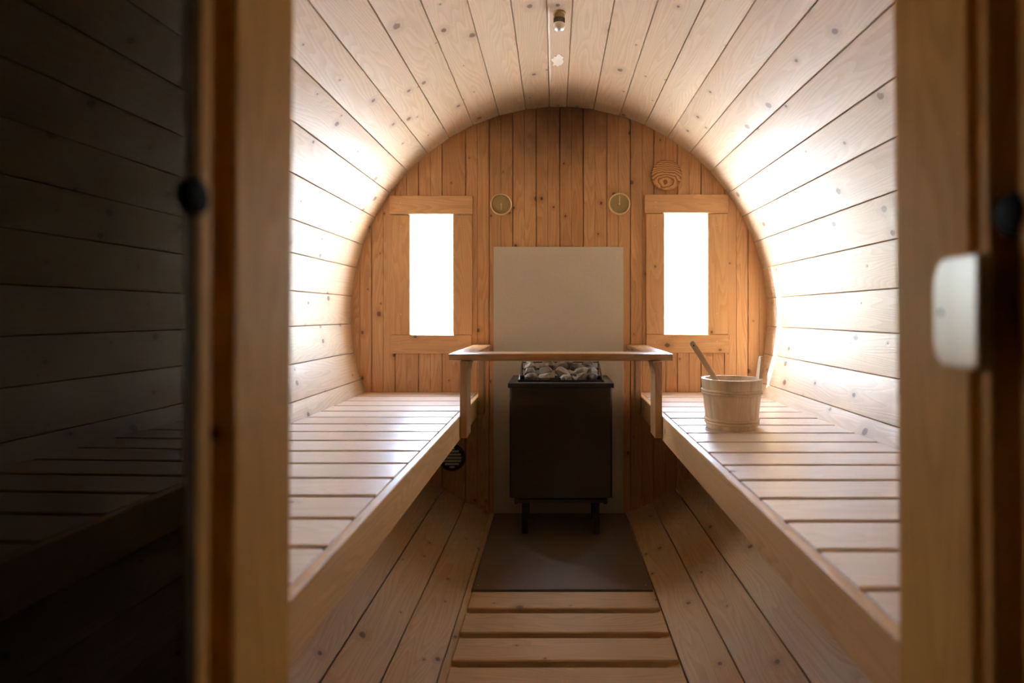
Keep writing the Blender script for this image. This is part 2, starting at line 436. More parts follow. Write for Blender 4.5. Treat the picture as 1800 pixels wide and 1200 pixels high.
# ------------------------------------------------------------------ windows
def portal(hole, name):
    ld = bpy.data.lights.new(name, 'AREA'); ld.shape = 'RECTANGLE'
    ld.size = hole[1] - hole[0]; ld.size_y = hole[3] - hole[2]; ld.cycles.is_portal = True
    o = bpy.data.objects.new(name, ld); COL.objects.link(o)
    o.location = ((hole[0] + hole[1]) / 2, ZW + WT + 0.02, (hole[2] + hole[3]) / 2)
    o.rotation_euler = (-math.pi / 2, 0, 0)     # -z axis towards -y
def window(nm, label, hole, head, sideL, sideR, low, tilt):
    cx, cz = (hole[0] + hole[1]) / 2, (hole[2] + hole[3]) / 2
    w = struct(nm, (cx, ZW, cz), label)
    def fb(name, r, al, th, scr):
        a, b = P(r[0], r[3]), P(r[2], r[1])
        W_, H_ = b.x - a.x, b.z - a.z
        c = Vector(((a.x + b.x) / 2, ZW - th / 2, (a.z + b.z) / 2))
        if al is X: o = board(name, w, W_FRAME, c, W_, H_, th, X, Z, 0.002)
        else: o = board(name, w, W_FRAME, c, H_, W_, th, Z, -X, 0.0025)
        for px, py in scr:
            q = P(px, py); q.y = ZW - th - 0.0004
            obj('screw', SCREW, o, frame(q, X, Z))
        return o
    fb('head_board', head, X, 0.018, [(head[0] + 20, head[1] + 13), (head[0] + 20, head[1] + 22)])
    fb('side_board', sideL, Z, 0.012, [(sideL[0] + 16, sideL[1] + 20), (sideL[0] + 16, sideL[3] - 36)])
    fb('side_board', sideR, Z, 0.012, [(sideR[0] + 16, sideR[1] + 20), (sideR[0] + 16, sideR[3] - 36)])
    fb('sill_board', low, X, 0.012, [(low[0] + 15, low[1] + 14), (low[2] - 22, low[1] + 12)])
    hw, hh = hole[1] - hole[0], hole[3] - hole[2]
    obj('pane', box_mesh('pane', hh - 0.001, hw - 0.001, 0.004, M_PANE, 0), w, frame((cx, ZW + 0.016, cz), Z, X))
    portal(hole, 'window_portal')
    return w
SCREW = lathe('screw', [(0, 0.0008), (0.0016, 0.0006), (0.0022, 0), (0.0022, -0.001), (0, -0.001)], M_SCREW, 10)
window('window_1', 'left narrow window with tan board surround beside the heat shield', HOLE_L, (686, 345, 832, 377.5), (690, 378, 722, 588), (796.5, 378, 831, 588), (687, 588.5, 829.5, 621), 0)
window('window_2', 'right narrow window with tan board surround below the round wooden plug', HOLE_R, (1132, 343, 1279, 375.5), (1135, 376, 1167.5, 587), (1242.5, 376, 1278, 587), (1135, 587.5, 1281, 620), 0)

# ------------------------------------------------------------------ partition, doorway, open glass door
wall_front = struct('wall_front', (AX, YF1, AZ - R), 'partition of upright planks either side of the doorway')
D_TOP, D_BOT = CZ + 0.66, CZ - 0.80
xs = [AX - R] + [DL - 0.05 - 0.1064 * k for k in range(5, -1, -1)] + [DL + 0.12, DL + 0.245, DL + 0.37] + [DR + 0.05 + 0.1064 * k for k in range(0, 6)] + [AX + R]
wall_planks(wall_front, xs, YF0 + 0.03, YF1 - 0.012, 1, [(DL - 0.05, DR + 0.05, D_BOT, D_TOP)], W_BACK)  # brown wood on this unseen side to cut bounced light
frame_1 = struct('trim_1', (0.03, YF1, D_BOT), 'tan pine door frame around the open doorway')
def leaning(name, boxes, k, mat):       # upright with a slight lean; local x up
    bm = bmesh.new()
    for (xa, xb, ya, yb) in boxes:
        vs = box_bm(bm, (D_BOT, xa, ya), (D_TOP, xb, yb))
    bevel(bm, 0.0018)
    for v in bm.verts: v.co.y += k * (v.co.x - CZ)
    return bm_mesh(bm, name, mat)
UP = frame((0, 0, 0), Z, X)             # local x up, y = +x, z = +y
kl, kr_ = 0.0066, -0.0095
obj('door_post', leaning('door_post', [(DL - 0.06, DL, YF0 + 0.0017, YF1)], kl, W_POST), frame_1, UP)
obj('door_post', leaning('door_post', [(DR, DR + 0.06, YF0 + 0.0024, YF1)], kr_, W_POST), frame_1, UP)
obj('rebate_strip', leaning('rebate_strip', [(DL - 0.06, DL - 0.018, 0.377, YF0 + 0.0015)], kl, W_POST), frame_1, UP)
obj('rebate_strip', leaning('rebate_strip', [(DR + 0.016, DR + 0.06, 0.3925, YF0 + 0.002)], kr_, W_POST), frame_1, UP)
obj('stop_strip', leaning('stop_strip', [(DL - 0.06, DL - 0.0005, 0.3618, 0.3765)], kl, W_POST), frame_1, UP)
obj('stop_strip', leaning('stop_strip', [(DR - 0.001, DR + 0.06, 0.3816, 0.392)], kr_, W_POST), frame_1, UP)
obj('casing_strip', leaning('casing_strip', [(DR + 0.022, DR + 0.07, 0.362, 0.381)], kr_, W_POST), frame_1, UP)
obj('casing_strip', leaning('casing_strip', [(DR + 0.001, DR + 0.07, 0.330, 0.3605)], kr_, W_POST), frame_1, UP)
board('door_head', frame_1, W_POST, (0.03, (0.362 + YF1) / 2, D_TOP + 0.03), DR - DL + 0.12, YF1 - 0.362, 0.06, X, Y, 0.002)
board('door_sill', frame_1, W_POST, (0.03, (0.362 + YF1) / 2, D_BOT - 0.03), DR - DL + 0.12, YF1 - 0.362, 0.06, X, Y, 0.002)

# smoked glass leaf, swung open towards the entrance
door = struct('door_1', (-0.22, 0.36, CZ - 0.79), 'smoked glass door leaf swung open on the left')
a = math.radians(1.5)
dl = Vector((-math.sin(a), -math.cos(a), 0))
edge = Vector((-0.2163, 0.3495, CZ - 0.07)); W_LEAF = 0.50; nrm = Vector((math.cos(a), -math.sin(a), 0))
obj('glass_pane', box_mesh('glass_pane', 1.40, W_LEAF, 0.008, M_SMOKE, 0.0), door, frame(edge + dl * (W_LEAF / 2) - nrm * 0.004, Z, dl))
board('hinge_stile', door, W_DARK, edge - dl * 0.0057 + Vector((-0.012, 0, 0)), 1.40, 0.010, 0.026, Z, dl, 0.001)  # stile coloured dark for the shade along the glass edge
bump_me = lathe('buffer', [(0, 0.003), (0.008, 0.003), (0.0102, 0.002), (0.0108, 0.0), (0.0108, -0.012), (0, -0.012)], M_RUBBER, 24)
bl = obj('door_buffer', bump_me, None, frame(Vector((DL + 0.001, 0.3575, CZ + 0.0703)), Y, Z))
tag(bl, 'black round rubber buffer on the left edge of the doorway beside the smoked glass', 'buffer')
bump2 = lathe('buffer', [(0, 0.007), (0.010, 0.007), (0.0132, 0.005), (0.014, 0.0), (0.014, -0.012), (0, -0.012)], M_RUBBER, 24)
br = obj('door_buffer', bump2, None, frame(Vector((DR + 0.0055, 0.3680, CZ + 0.062)), -Y, Z))
tag(br, 'black round rubber buffer on the right door casing above the pale catch', 'buffer')

catch = empty('door_catch', (0.2785, 0.40, CZ))
tag(catch, 'pale rounded wooden door catch on the right door post', 'catch')
ya, yb, za, zb, rr = -0.029, 0.029, -0.0345, 0.038, 0.012
pts = [(za, ya), (za, yb - rr)]
pts += [(za + rr - rr * math.cos(t * math.pi / 12), yb - rr + rr * math.sin(t * math.pi / 12)) for t in range(1, 7)]
pts += [(zb - rr + rr * math.sin(t * math.pi / 12), yb - rr + rr * math.cos(t * math.pi / 12)) for t in range(0, 6)]
pts += [(zb, yb - rr), (zb, ya)]
ca = Vector((math.sin(math.radians(10)), math.cos(math.radians(10)), 0))     # face turned a little to the inside
cc = Vector((0.267, 0.399, CZ)); cn = Z.cross(ca)
cblock = obj('catch_block', prism('catch_block', pts, 0.010, W_BLOCK, 0.0015), catch, frame(cc - cn * 0.005, Z, ca))
board('catch_base', catch, W_POST, (0.2775, 0.396, CZ), 0.05, 0.03, 0.006, Z, Y, 0.001)
kd = lathe('peg', [(0, 0.0012), (0.0016, 0.001), (0.0024, 0), (0, 0)], M_BLACK, 12)
obj('screw', kd, cblock, frame(cc + ca * 0.019 + Z * 0.0015, Z, ca))

# entrance room where the camera stands, its lack of light painted as dark wood
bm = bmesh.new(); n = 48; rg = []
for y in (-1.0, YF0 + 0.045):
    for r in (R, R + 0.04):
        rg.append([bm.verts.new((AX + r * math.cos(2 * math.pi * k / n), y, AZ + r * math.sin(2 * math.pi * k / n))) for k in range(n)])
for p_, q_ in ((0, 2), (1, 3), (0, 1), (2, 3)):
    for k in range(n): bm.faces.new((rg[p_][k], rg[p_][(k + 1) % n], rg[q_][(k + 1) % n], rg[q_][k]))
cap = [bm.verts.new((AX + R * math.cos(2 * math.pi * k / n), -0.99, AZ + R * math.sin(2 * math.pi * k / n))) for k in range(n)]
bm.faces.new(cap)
struct('wall_entrance', (0, 0, 0), 'entrance room wall with its darkness painted into the wood', bm_mesh(bm, 'entrance', W_DARK))

# ------------------------------------------------------------------ benches
def bench(side, label, x_out, x_in, gaps, gap):
    top = CZ - H_BENCH
    t = 0.026
    b = empty('sauna_bench', (x_out, 1.6, top - 0.4))
    tag(b, label, 'bench', 'slatted benches along the walls')
    zt = AZ - top
    xw_top = math.sqrt((R - 0.003) ** 2 - zt ** 2); xw_bot = math.sqrt((R - 0.003) ** 2 - (zt + t) ** 2)
    x_wall = AX + side * xw_top
    L = abs(x_wall - x_in) - 0.0015
    edges = [ZW - 0.002] + list(gaps) + [YF1 + 0.005]
    for k, (y1, y0) in enumerate(zip(edges, edges[1:])):
        ya_, yb_ = (y0 + gap / 2 if k < len(edges) - 2 else y0), (y1 - gap / 2 if k else y1)
        if yb_ - ya_ < 0.02: continue
        c = Vector(((x_wall + x_in) / 2, (ya_ + yb_) / 2, top - t / 2 + random.uniform(-0.0008, 0.0)))
        # local x towards the wall so that the slanted end meets the staves; z must stay up
        board('slat', b, W_SLAT, c, L, yb_ - ya_, t, X * side, Y * side, 0.0022, xw_top - xw_bot)
    th = abs(x_in - x_out) - 0.001
    y0, y1 = YF1 + 0.004, ZW - 0.0015
    board('front_rail', b, W_RAIL, ((x_out + (x_in - side * 0.001)) / 2, (y0 + y1) / 2, top - 0.041), y1 - y0, 0.082, th, Y, Z, 0.002)
    for xx in (x_in + side * 0.03, x_in + side * 0.40):
        board('bearer', b, W_RAIL, (xx, (y0 + y1) / 2, top - t - 0.026), y1 - y0, 0.05, 0.028, Y, Z, 0.002)
    return b
gl = [2.552 - 0.1268 * k for k in range(0, 16)]
gr = [2.525 - 0.1258 * k for k in range(0, 16)]
bench(-1, 'left slatted wooden bench along the barrel wall with pale front rail', -0.325, -0.345, gl, 0.0135)
bench(1, 'right slatted wooden bench carrying the wooden bucket', 0.371, 0.392, gr, 0.0135)

# ------------------------------------------------------------------ floor: plate and slatted duckboard
zf = CZ - H_FLOOR
plate = obj('floor_plate', box_mesh('floor_plate', 0.74, 0.588, 0.012, M_PLATE, 0.0015), None, frame((0.026, 1.932 + 0.37, zf - 0.006), Y, -X))
tag(plate, 'grey brown heat protection board lying on the floor under the heater', 'board')
for px_, py_ in ((-0.25, 1.96), (0.30, 1.96), (-0.25, 2.63), (0.30, 2.63)):
    obj('screw', SCREW, plate, frame(Vector((px_, py_, zf + 0.0003)), X, Y))
duck = empty('floor_duckboard', (0.03, 1.2, zf - 0.04))
tag(duck, 'slatted wooden duckboard on the floor between the benches', 'duckboard')
yy = 1.915
while yy - 0.108 > YF1 + 0.03:
    board('slat', duck, W_FLOOR, (0.030 + random.uniform(-0.002, 0.002), yy - 0.054, zf - 0.011), 0.586, 0.108, 0.022, X, Y, 0.003)
    yy -= 0.1365
for xx in (-0.16, 0.20):
    board('runner', duck, W_FLOOR, (xx, 1.25, zf - 0.022 - 0.011), 1.42, 0.04, 0.021, Y, -X, 0.002)
bearer = empty('floor_joist', (0.026, 2.3, zf - 0.05))
tag(bearer, 'wooden joists on the barrel bottom under the grey floor board', 'joist')
for xx in (-0.16, 0.20): board('joist', bearer, W_FLOOR, (xx, 2.31, zf - 0.012 - 0.0165), 0.72, 0.04, 0.032, Y, -X, 0.002)

# ------------------------------------------------------------------ heat shield on the back wall
a_, b_ = P(868, 900), P(1095.5, 434)
shield = obj('heat_shield', box_mesh('heat_shield', b_.z - a_.z, b_.x - a_.x, 0.010, M_BOARD, 0.001), None, frame(((a_.x + b_.x) / 2, ZW - 0.0055, (a_.z + b_.z) / 2), Z, -X))
tag(shield, 'pale grey cement board heat shield screwed to the plank wall behind the heater', 'heat shield')
for px_, py_ in ((879, 454), (1084, 453), (879, 660), (1082, 667)):
    q = P(px_, py_); q.y = ZW - 0.0107
    obj('screw', SCREW, shield, frame(q, X, Z))

# ------------------------------------------------------------------ heater
HX = 0.026; YH0, YH1 = 2.335, 2.635; HW = 0.412
z_rim1, z_rim0 = CZ - 0.2675, CZ - 0.287
z_bot = CZ - 0.716
heater = empty('sauna_heater', (HX, 2.48, zf))
tag(heater, 'dark steel electric sauna heater with black rim and stones in front of the heat shield', 'heater')
bm = bmesh.new()
vs = box_bm(bm, (-HW / 2 + 0.004, YH0, z_bot), (HW / 2 - 0.004, YH1, z_rim0))
bevel(bm, 0.012, 3, [e for e in bm.edges if abs(e.verts[0].co.z - e.verts[1].co.z) > 0.1])
obj('body', bm_mesh(bm, 'heater_body', M_STEEL, True), heater, Matrix.Translation((HX, 0, 0)))
def ring_frame(x0, x1, y0, y1, w, z0, z1, lip=0.0):
    bm = bmesh.new()
    box_bm(bm, (x0, y0, z0), (x1, y0 + w, z1)); box_bm(bm, (x0, y1 - w, z0), (x1, y1, z1))
    box_bm(bm, (x0, y0 + w, z0), (x0 + w, y1 - w, z1)); box_bm(bm, (x1 - w, y0 + w, z0), (x1, y1 - w, z1))
    return bm
bm = ring_frame(-HW / 2 - 0.002, HW / 2 + 0.002, YH0 - 0.006, YH1 + 0.002, 0.035, z_rim0, z_rim1)
bevel(bm, 0.0025)
rim = obj('rim', bm_mesh(bm, 'heater_rim', M_BLACK), heater, Matrix.Translation((HX, 0, 0)))
bm = ring_frame(-HW / 2 + 0.036, HW / 2 - 0.036, YH0 + 0.032, YH1 - 0.036, 0.003, z_rim1, z_rim1 + 0.008)
for v in bm.verts: v.co.z += 0.030 * max(0, (v.co.y - YH0 - 0.08) / 0.2)
obj('tray_lip', bm_mesh(bm, 'tray_lip', M_BLACK), heater, Matrix.Translation((HX, 0, 0)))
board('tray_floor', heater, M_BLACK, (HX, 2.485, z_rim0 + 0.0015), HW - 0.02, 0.28, 0.003, X, Y, 0)
board('deflector', rim, M_BLACK, (HX - 0.022, YH0 + 0.028, z_rim1 + 0.009), 0.045, 0.004, 0.018, X, Y, 0.001)
# wire cage bars leaning with the heap of stones
def tube(name, pts, r, mat, parent, n=8):
    bm = bmesh.new(); rings = []
    for i, p in enumerate(pts):
        p = Vector(p)
        d = (Vector(pts[min(i + 1, len(pts) - 1)]) - Vector(pts[max(i - 1, 0)])).normalized()
        u = d.orthogonal().normalized() if i == 0 else (u - d * u.dot(d)).normalized()
        v = d.cross(u)
        rings.append([bm.verts.new(p + r * (math.cos(2 * math.pi * k / n) * u + math.sin(2 * math.pi * k / n) * v)) for k in range(n)])
    for a, b in zip(rings, rings[1:]):
        for k in range(n): bm.faces.new((a[k], a[(k + 1) % n], b[(k + 1) % n], b[k]))
    bm.faces.new(rings[0][::-1]); bm.faces.new(rings[-1])
    return obj(name, bm_mesh(bm, name, mat, True), parent)
for s in (-1, 1):
    tube('cage_bar', [(HX + s * 0.1645, YH0 + 0.0375, z_rim1), (HX + s * 0.1645, YH0 + 0.06, z_rim1 + 0.022), (HX + s * 0.1645, YH1 - 0.046, z_rim1 + 0.07), (HX + s * 0.1645, YH1 - 0.040, z_rim1)], 0.0025, M_BLACK, heater)
tube('cage_bar', [(HX - 0.1645, YH1 - 0.041, z_rim1 + 0.06), (HX + 0.1645, YH1 - 0.041, z_rim1 + 0.06)], 0.0025, M_BLACK, heater)
# stand below
board('base_panel', heater, M_BLACK, (HX, 2.49, z_bot - 0.006), HW - 0.05, 0.26, 0.012, X, Y, 0.002)
cbar = board('cross_bar', heater, M_STEEL, (HX, 2.36, z_bot - 0.0195), 0.335, 0.012, 0.014, X, Y, 0.001)
for s in (-1, 1):
    board('end_cap', cbar, M_STEEL, (HX + s * 0.176, 2.36, z_bot - 0.0195), 0.015, 0.018, 0.024, X, Y, 0.002)
    for yl in (2.43, 2.60):
        board('leg', heater, M_BLACK, (HX + s * 0.145, yl, (z_bot - 0.012 + zf) / 2), z_bot - 0.012 - zf, 0.024, 0.024, Z, X, 0.002)

# stones
def stone(loc, rx, ry, rz_, seed, label):
    rnd = random.Random(seed); bm = bmesh.new()
    for _ in range(22):
        v = Vector((rnd.gauss(0, 1), rnd.gauss(0, 1), rnd.gauss(0, 1))).normalized() * rnd.uniform(0.82, 1.0)
        bm.verts.new((v.x * rx, v.y * ry, v.z * rz_))
    bmesh.ops.convex_hull(bm, input=bm.verts)
    bmesh.ops.delete(bm, geom=[v for v in bm.verts if not v.link_faces], context='VERTS')
    bevel(bm, 0.0022)
    me = bm_mesh(bm, 'sauna_stone', M_STONE)
    m = Matrix.Translation(Vector(loc)) @ Matrix.Rotation(rnd.uniform(-0.4, 0.4), 4, 'Y') @ Matrix.Rotation(rnd.uniform(-0.6, 0.6), 4, 'Z')
    o = obj('sauna_stone', me, None, m)
    tag(o, label, 'stone', 'sauna stones on the heater')
sd = 100
rows = [(YH0 + 0.073, z_rim1 + 0.010, [(-0.135, .038, .026), (-0.055, .044, .030), (0.02, .034, .026), (0.082, .036, .024), (0.14, .030, .027)]),
        (YH0 + 0.124, z_rim1 + 0.030, [(-0.125, .034, .026), (-0.06, .034, .028), (0.01, .038, .030), (0.085, .040, .028), (0.142, .030, .026)]),
        (YH0 + 0.175, z_rim1 + 0.044, [(-0.13, .034, .026), (-0.065, .034, .027), (0.0, .036, .027), (0.068, .034, .026), (0.132, .034, .027)]),
        (YH0 + 0.222, z_rim1 + 0.048, [(-0.125, .034, .026), (-0.05, .038, .027), (0.03, .038, .027), (0.11, .038, .027)])]
ORD = ['leftmost', 'second from the left', 'third from the left', 'fourth from the left', 'rightmost']
ROW = ['front row', 'second row', 'third row', 'back row']
for ri, (yr, zr, lst) in enumerate(rows):
    for ci, (dx, rx, rz_) in enumerate(lst):
        sd += 1
        place = ORD[4] if ci == len(lst) - 1 else ORD[ci]
        dx = max(-0.158 + rx, min(0.158 - rx, dx))
        stone((HX + dx, yr + random.uniform(-0.003, 0.003), zr + random.uniform(-0.003, 0.004)), rx, 0.0275, rz_ * 0.95, sd, 'rough grey sauna stone, %s in the %s on the black heater' % (place, ROW[ri]))
for dx, yr in ((-0.1, .09), (-0.02, .085), (0.06, .09), (0.12, .095), (-0.1, .15), (0.0, .15), (0.1, .15), (-0.06, .2), (0.06, .2)):
    sd += 1
    stone((HX + dx, YH0 + yr, z_rim1 + 0.004), 0.032, 0.026, 0.018, sd, 'small grey sauna stone wedged low among the larger stones on the heater')

# ------------------------------------------------------------------ guard rail around the heater
guard = empty('heater_guard_rail', (0.02, 2.06, CZ - 0.43))
tag(guard, 'U shaped wooden guard rail on four uprights around the heater', 'guard rail')
z_t = CZ - 0.1365; T_R = 0.0245; yf = 2.075
gxl, gxr = (788.5 - VX) * yf / FPX, (1183.5 - VX) * yf / FPX
zr = z_t - T_R / 2
board('front_bar', guard, W_GUARD, ((gxl + gxr) / 2, yf + 0.06, zr), gxr - gxl, 0.12, T_R, X, Y, 0.004, 0.0, 2)
ylen = ZW - 0.002 - (yf + 0.1205)
for s, xo in ((-1, gxl), (1, gxr)):
    board('side_bar', guard, W_GUARD, (xo - s * 0.042, yf + 0.1205 + ylen / 2, zr), ylen, 0.084, T_R, Y, -X, 0.004, 0.0, 2)
    # uprights fixed to the bench front rail, flared at the top
    xb = -0.325 if s < 0 else 0.371
    z0 = CZ - 0.4247; z1 = z_t - T_R - 0.0005
    for y0, dp, zlow in ((2.05, 0.105, z0), (2.545, 0.07, CZ - 0.425)):
        x0, x1 = xb - s * 0.0008, xb - s * 0.0240
        fl = xb - s * 0.034
        prof = [(zlow, x0), (z1, x0), (z1, fl), (z1 - 0.006, fl + s * 0.001), (z1 - 0.022, x1 - s * 0.003), (z1 - 0.045, x1), (zlow, x1)]
        # local x up, local y = +x world, local z = +y world
        obj('upright', prism('upright', prof, dp, W_GUARD, 0.0015), guard, frame((0, y0 + dp / 2, 0), Z, X))
yf_post = 2.05

# ------------------------------------------------------------------ dials, plug, low vent, roof sensor
def dial(px, py, label, n0, n1):
    c = P(px, py); c.y = ZW
    g = empty('wall_dial', c); tag(g, label, 'gauge', 'brass wall dials')
    mw = frame(c, X, Z)                       # local z = X x Z = -y, towards the room
    r = 0.0485
    obj('bezel', lathe('bezel', [(r - 0.006, 0.012), (r - 0.005, 0.019), (r - 0.002, 0.021), (r, 0.018), (r, 0.0005), (r - 0.006, 0.0005)], M_BRASS, 48, True, True), g, mw)
    face = obj('dial_face', lathe('dial_face', [(0, 0.012), (r - 0.006, 0.012), (r - 0.006, 0.0006), (0, 0.0006)], M_FACE, 48), g, mw)
    a, b = P(px, n0), P(px, n1)
    board('needle', face, M_NEEDLE, ((a.x + b.x) / 2, ZW - 0.0145, (a.z + b.z) / 2), abs(a.z - b.z), 0.003, 0.0012, Z, X, 0.0003)
    obj('hub', lathe('hub', [(0, 0.0155), (0.003, 0.015), (0.0035, 0.0125), (0, 0.0125)], M_NEEDLE, 12), face, mw)
dial(881.5, 360, 'round brass dial left of the heat shield with its hand pointing down', 358, 370)
dial(1088.5, 359, 'round brass dial right of the heat shield with its hand pointing up', 345.5, 361.5)

c = P(1170, 309); c.y = ZW
plug = empty('vent_plug', c); tag(plug, 'round wooden vent plug on the back wall above the right window', 'vent plug')
rp = 0.069
mp = frame(c, X, Z)
def plug_mat():
    t = NT('plug_rings')
    tc = t.n.new('ShaderNodeTexCoord').outputs['Object']
    v = t.vec('MULTIPLY', t.vec('ADD', tc, (0.0, 0.035, 0.0)), (0.62, 1.0, 1.0))
    dd = t.math('ADD', t.vec('LENGTH', v), t.math('MULTIPLY', t.noise(tc, 18.0, 2.0), 0.022))
    rg_ = t.math('FRACT', t.math('MULTIPLY', dd, 120.0))
    f = t.math('MULTIPLY', t.ramp(rg_, 0.2, 0.85), t.math('SUBTRACT', 1.0, t.ramp(rg_, 0.9, 1.0)))
    t.l.new(t.mix(f, (0.58, 0.31, 0.12), (0.20, 0.075, 0.025)), t.b.inputs['Base Color'])
    t.b.inputs['Roughness'].default_value = 0.4
    return t.m
obj('plug_disc', lathe('plug_disc', [(0, 0.030), (rp - 0.010, 0.0295), (rp - 0.003, 0.027), (rp, 0.022), (rp, 0.014), (rp - 0.003, 0.012), (0, 0.012)], plug_mat(), 48), plug, mp)
obj('plug_neck', lathe('plug_neck', [(0, 0.012), (0.045, 0.012), (0.045, 0.0005), (0, 0.0005)], W_PLUG, 32), plug, mp)

c = P(795, 803.5); c.y = ZW
vent = empty('air_vent', c); tag(vent, 'round black air vent with pale louvres low on the back wall under the left bench', 'vent')
mv = frame(c, X, Z); rv = 0.0605
obj('vent_ring', lathe('vent_ring', [(0.044, 0.004), (0.046, 0.012), (rv - 0.003, 0.012), (rv, 0.008), (rv, 0.0005), (0.044, 0.0005)], M_BLACK, 40, True, True), vent, mv)
obj('vent_back', lathe('vent_back', [(0, 0.002), (0.0438, 0.002), (0.0438, 0.0006), (0, 0.0006)], M_BLACK, 40), vent, mv)
for k in range(7):
    dz = (k - 3) * 0.0142
    hw = math.sqrt(max(0.0001, 0.043 ** 2 - dz ** 2)) if abs(dz) < 0.042 else 0.013
    o = board('louvre', vent, M_GRILLE, c + Vector((0, -0.0075, dz)), 2 * hw - 0.002, 0.0095, 0.0022, X, (0, -0.55, -0.83), 0.0004)

c = ceil_pt(983, 22)
sen = empty('ceiling_sensor', c); tag(sen, 'small slotted metal sensor capsule hanging from the ceiling crown', 'sensor')
ms = frame(c + Vector((0, 0, -0.001)), X, -Y)      # local z = X x -Y = -Z, downwards
rs = 0.0185
obj('sensor_base', lathe('sensor_base', [(0, 0), (rs + 0.002, 0), (rs + 0.002, 0.004), (rs, 0.006), (0, 0.006)], M_GILT, 32), sen, ms)
sbody = obj('sensor_body', lathe('sensor_body', [(0, 0.006), (rs - 0.001, 0.006), (rs - 0.001, 0.036), (0, 0.036)], M_GILT, 32), sen, ms)
obj('sensor_cap', lathe('sensor_cap', [(rs, 0.035), (rs + 0.0005, 0.042), (rs - 0.002, 0.050), (rs - 0.008, 0.055), (0, 0.057), (0, 0.035)], M_SILVER, 32), sen, ms)
for k in range(9):
    an = math.radians(-90 + (k - 4) * 17)
    d_ = Vector((math.cos(an), math.sin(an), 0))
    board('slot', sbody, M_BLACK, c + Vector((0, 0, -0.028)) + d_ * (rs - 0.0008), 0.015, 0.0034, 0.0018, Z, d_.cross(Z), 0.0003)

# ------------------------------------------------------------------ bucket and ladle
bc = Vector(((1286 - VX) * 1.865 / FPX, 1.865, CZ - H_BENCH))
bucket = empty('sauna_bucket', bc)
tag(bucket, 'wooden stave bucket with one raised ear standing on the right bench', 'bucket')
r0, r1, hb, tb = 0.0765, 0.0925, 0.152, 0.011
NS = 18
def stave_mesh(h, ear=False):
    bm = bmesh.new(); n = 4; hw = math.pi / NS
    lev = [(0.0, 0.0), (0.5, 0.0), (1.0, 0.0)]
    hs = [0.0, hb * 0.5, hb]
    if ear: hs += [hb + 0.03, hb + 0.055, hb + 0.068]
    rows_o, rows_i = [], []
    for z in hs:
        rr_ = r0 + (r1 - r0) * z / hb
        k_ = 1.0 if z <= hb else (0.9 if z < hb + 0.04 else 0.75 if z < hb + 0.06 else 0.45)
        ro, ri = [], []
        for j in range(n + 1):
            an = -hw + 2 * hw * j / n
            g = 0.0009 if j in (0, n) else 0.0
            an2 = an * k_ * (0.992)
            ro.append(bm.verts.new(((rr_ - g) * math.cos(an2), (rr_ - g) * math.sin(an2), z)))
            ri.append(bm.verts.new(((rr_ - tb) * math.cos(an2), (rr_ - tb) * math.sin(an2), z)))
        rows_o.append(ro); rows_i.append(ri)
    for A, B in zip(rows_o, rows_o[1:]):
        for j in range(n): bm.faces.new((A[j], A[j + 1], B[j + 1], B[j]))
    for A, B in zip(rows_i, rows_i[1:]):
        for j in range(n): bm.faces.new((A[j + 1], A[j], B[j], B[j + 1]))
    for k in range(len(hs) - 1):
        bm.faces.new((rows_o[k][0], rows_o[k + 1][0], rows_i[k + 1][0], rows_i[k][0]))
        bm.faces.new((rows_o[k][n], rows_i[k][n], rows_i[k + 1][n], rows_o[k + 1][n]))
    for j in range(n):
        bm.faces.new((rows_o[0][j], rows_i[0][j], rows_i[0][j + 1], rows_o[0][j + 1]))
        bm.faces.new((rows_o[-1][j], rows_o[-1][j + 1], rows_i[-1][j + 1], rows_i[-1][j]))
    # swap to length along local x: (x, y, z) -> (z, y, -x)
    for v in bm.verts: v.co = Vector((v.co.z, v.co.y, -v.co.x))
    return bm_mesh(bm, 'bucket_stave', W_BUCKET)
sm, em = stave_mesh(hb), stave_mesh(hb, True)
BACKROT = frame((0, 0, 0), Z, Y)          # local x -> up, y -> y, z -> Z x Y = -x
for k in range(NS):
    an = 2 * math.pi * k / NS
    ear = (k == 0)
    obj('ear' if ear else 'stave', em if ear else sm, bucket, Matrix.Translation(bc) @ Matrix.Rotation(an, 4, 'Z') @ BACKROT)
obj('bucket_bottom', lathe('bucket_bottom', [(0, 0.018), (r0 - tb + 0.0016, 0.018), (r0 - tb + 0.001, 0.006), (0, 0.006)], W_BUCKET, 36), bucket, Matrix.Translation(bc))
def hoop(z, w):
    prof = []
    ra = r0 + (r1 - r0) * z / hb
    for i in range(2):
        zc_ = z - w / 2 + w * (i + 0.5) / 2
        rr_ = r0 + (r1 - r0) * zc_ / hb
        for t in range(-3, 4):
            an = t * math.pi / 7
            prof.append((rr_ + 0.0045 * math.cos(an), zc_ + w / 4 * math.sin(an)))
    prof = [(r0 + (r1 - r0) * (z - w / 2) / hb + 0.0004, z - w / 2)] + prof + [(r0 + (r1 - r0) * (z + w / 2) / hb + 0.0004, z + w / 2)]
    obj('hoop', lathe('hoop', prof, W_BUCKET, 48, True, True), bucket, Matrix.Translation(bc))
hoop(0.112, 0.017); hoop(0.022, 0.019)

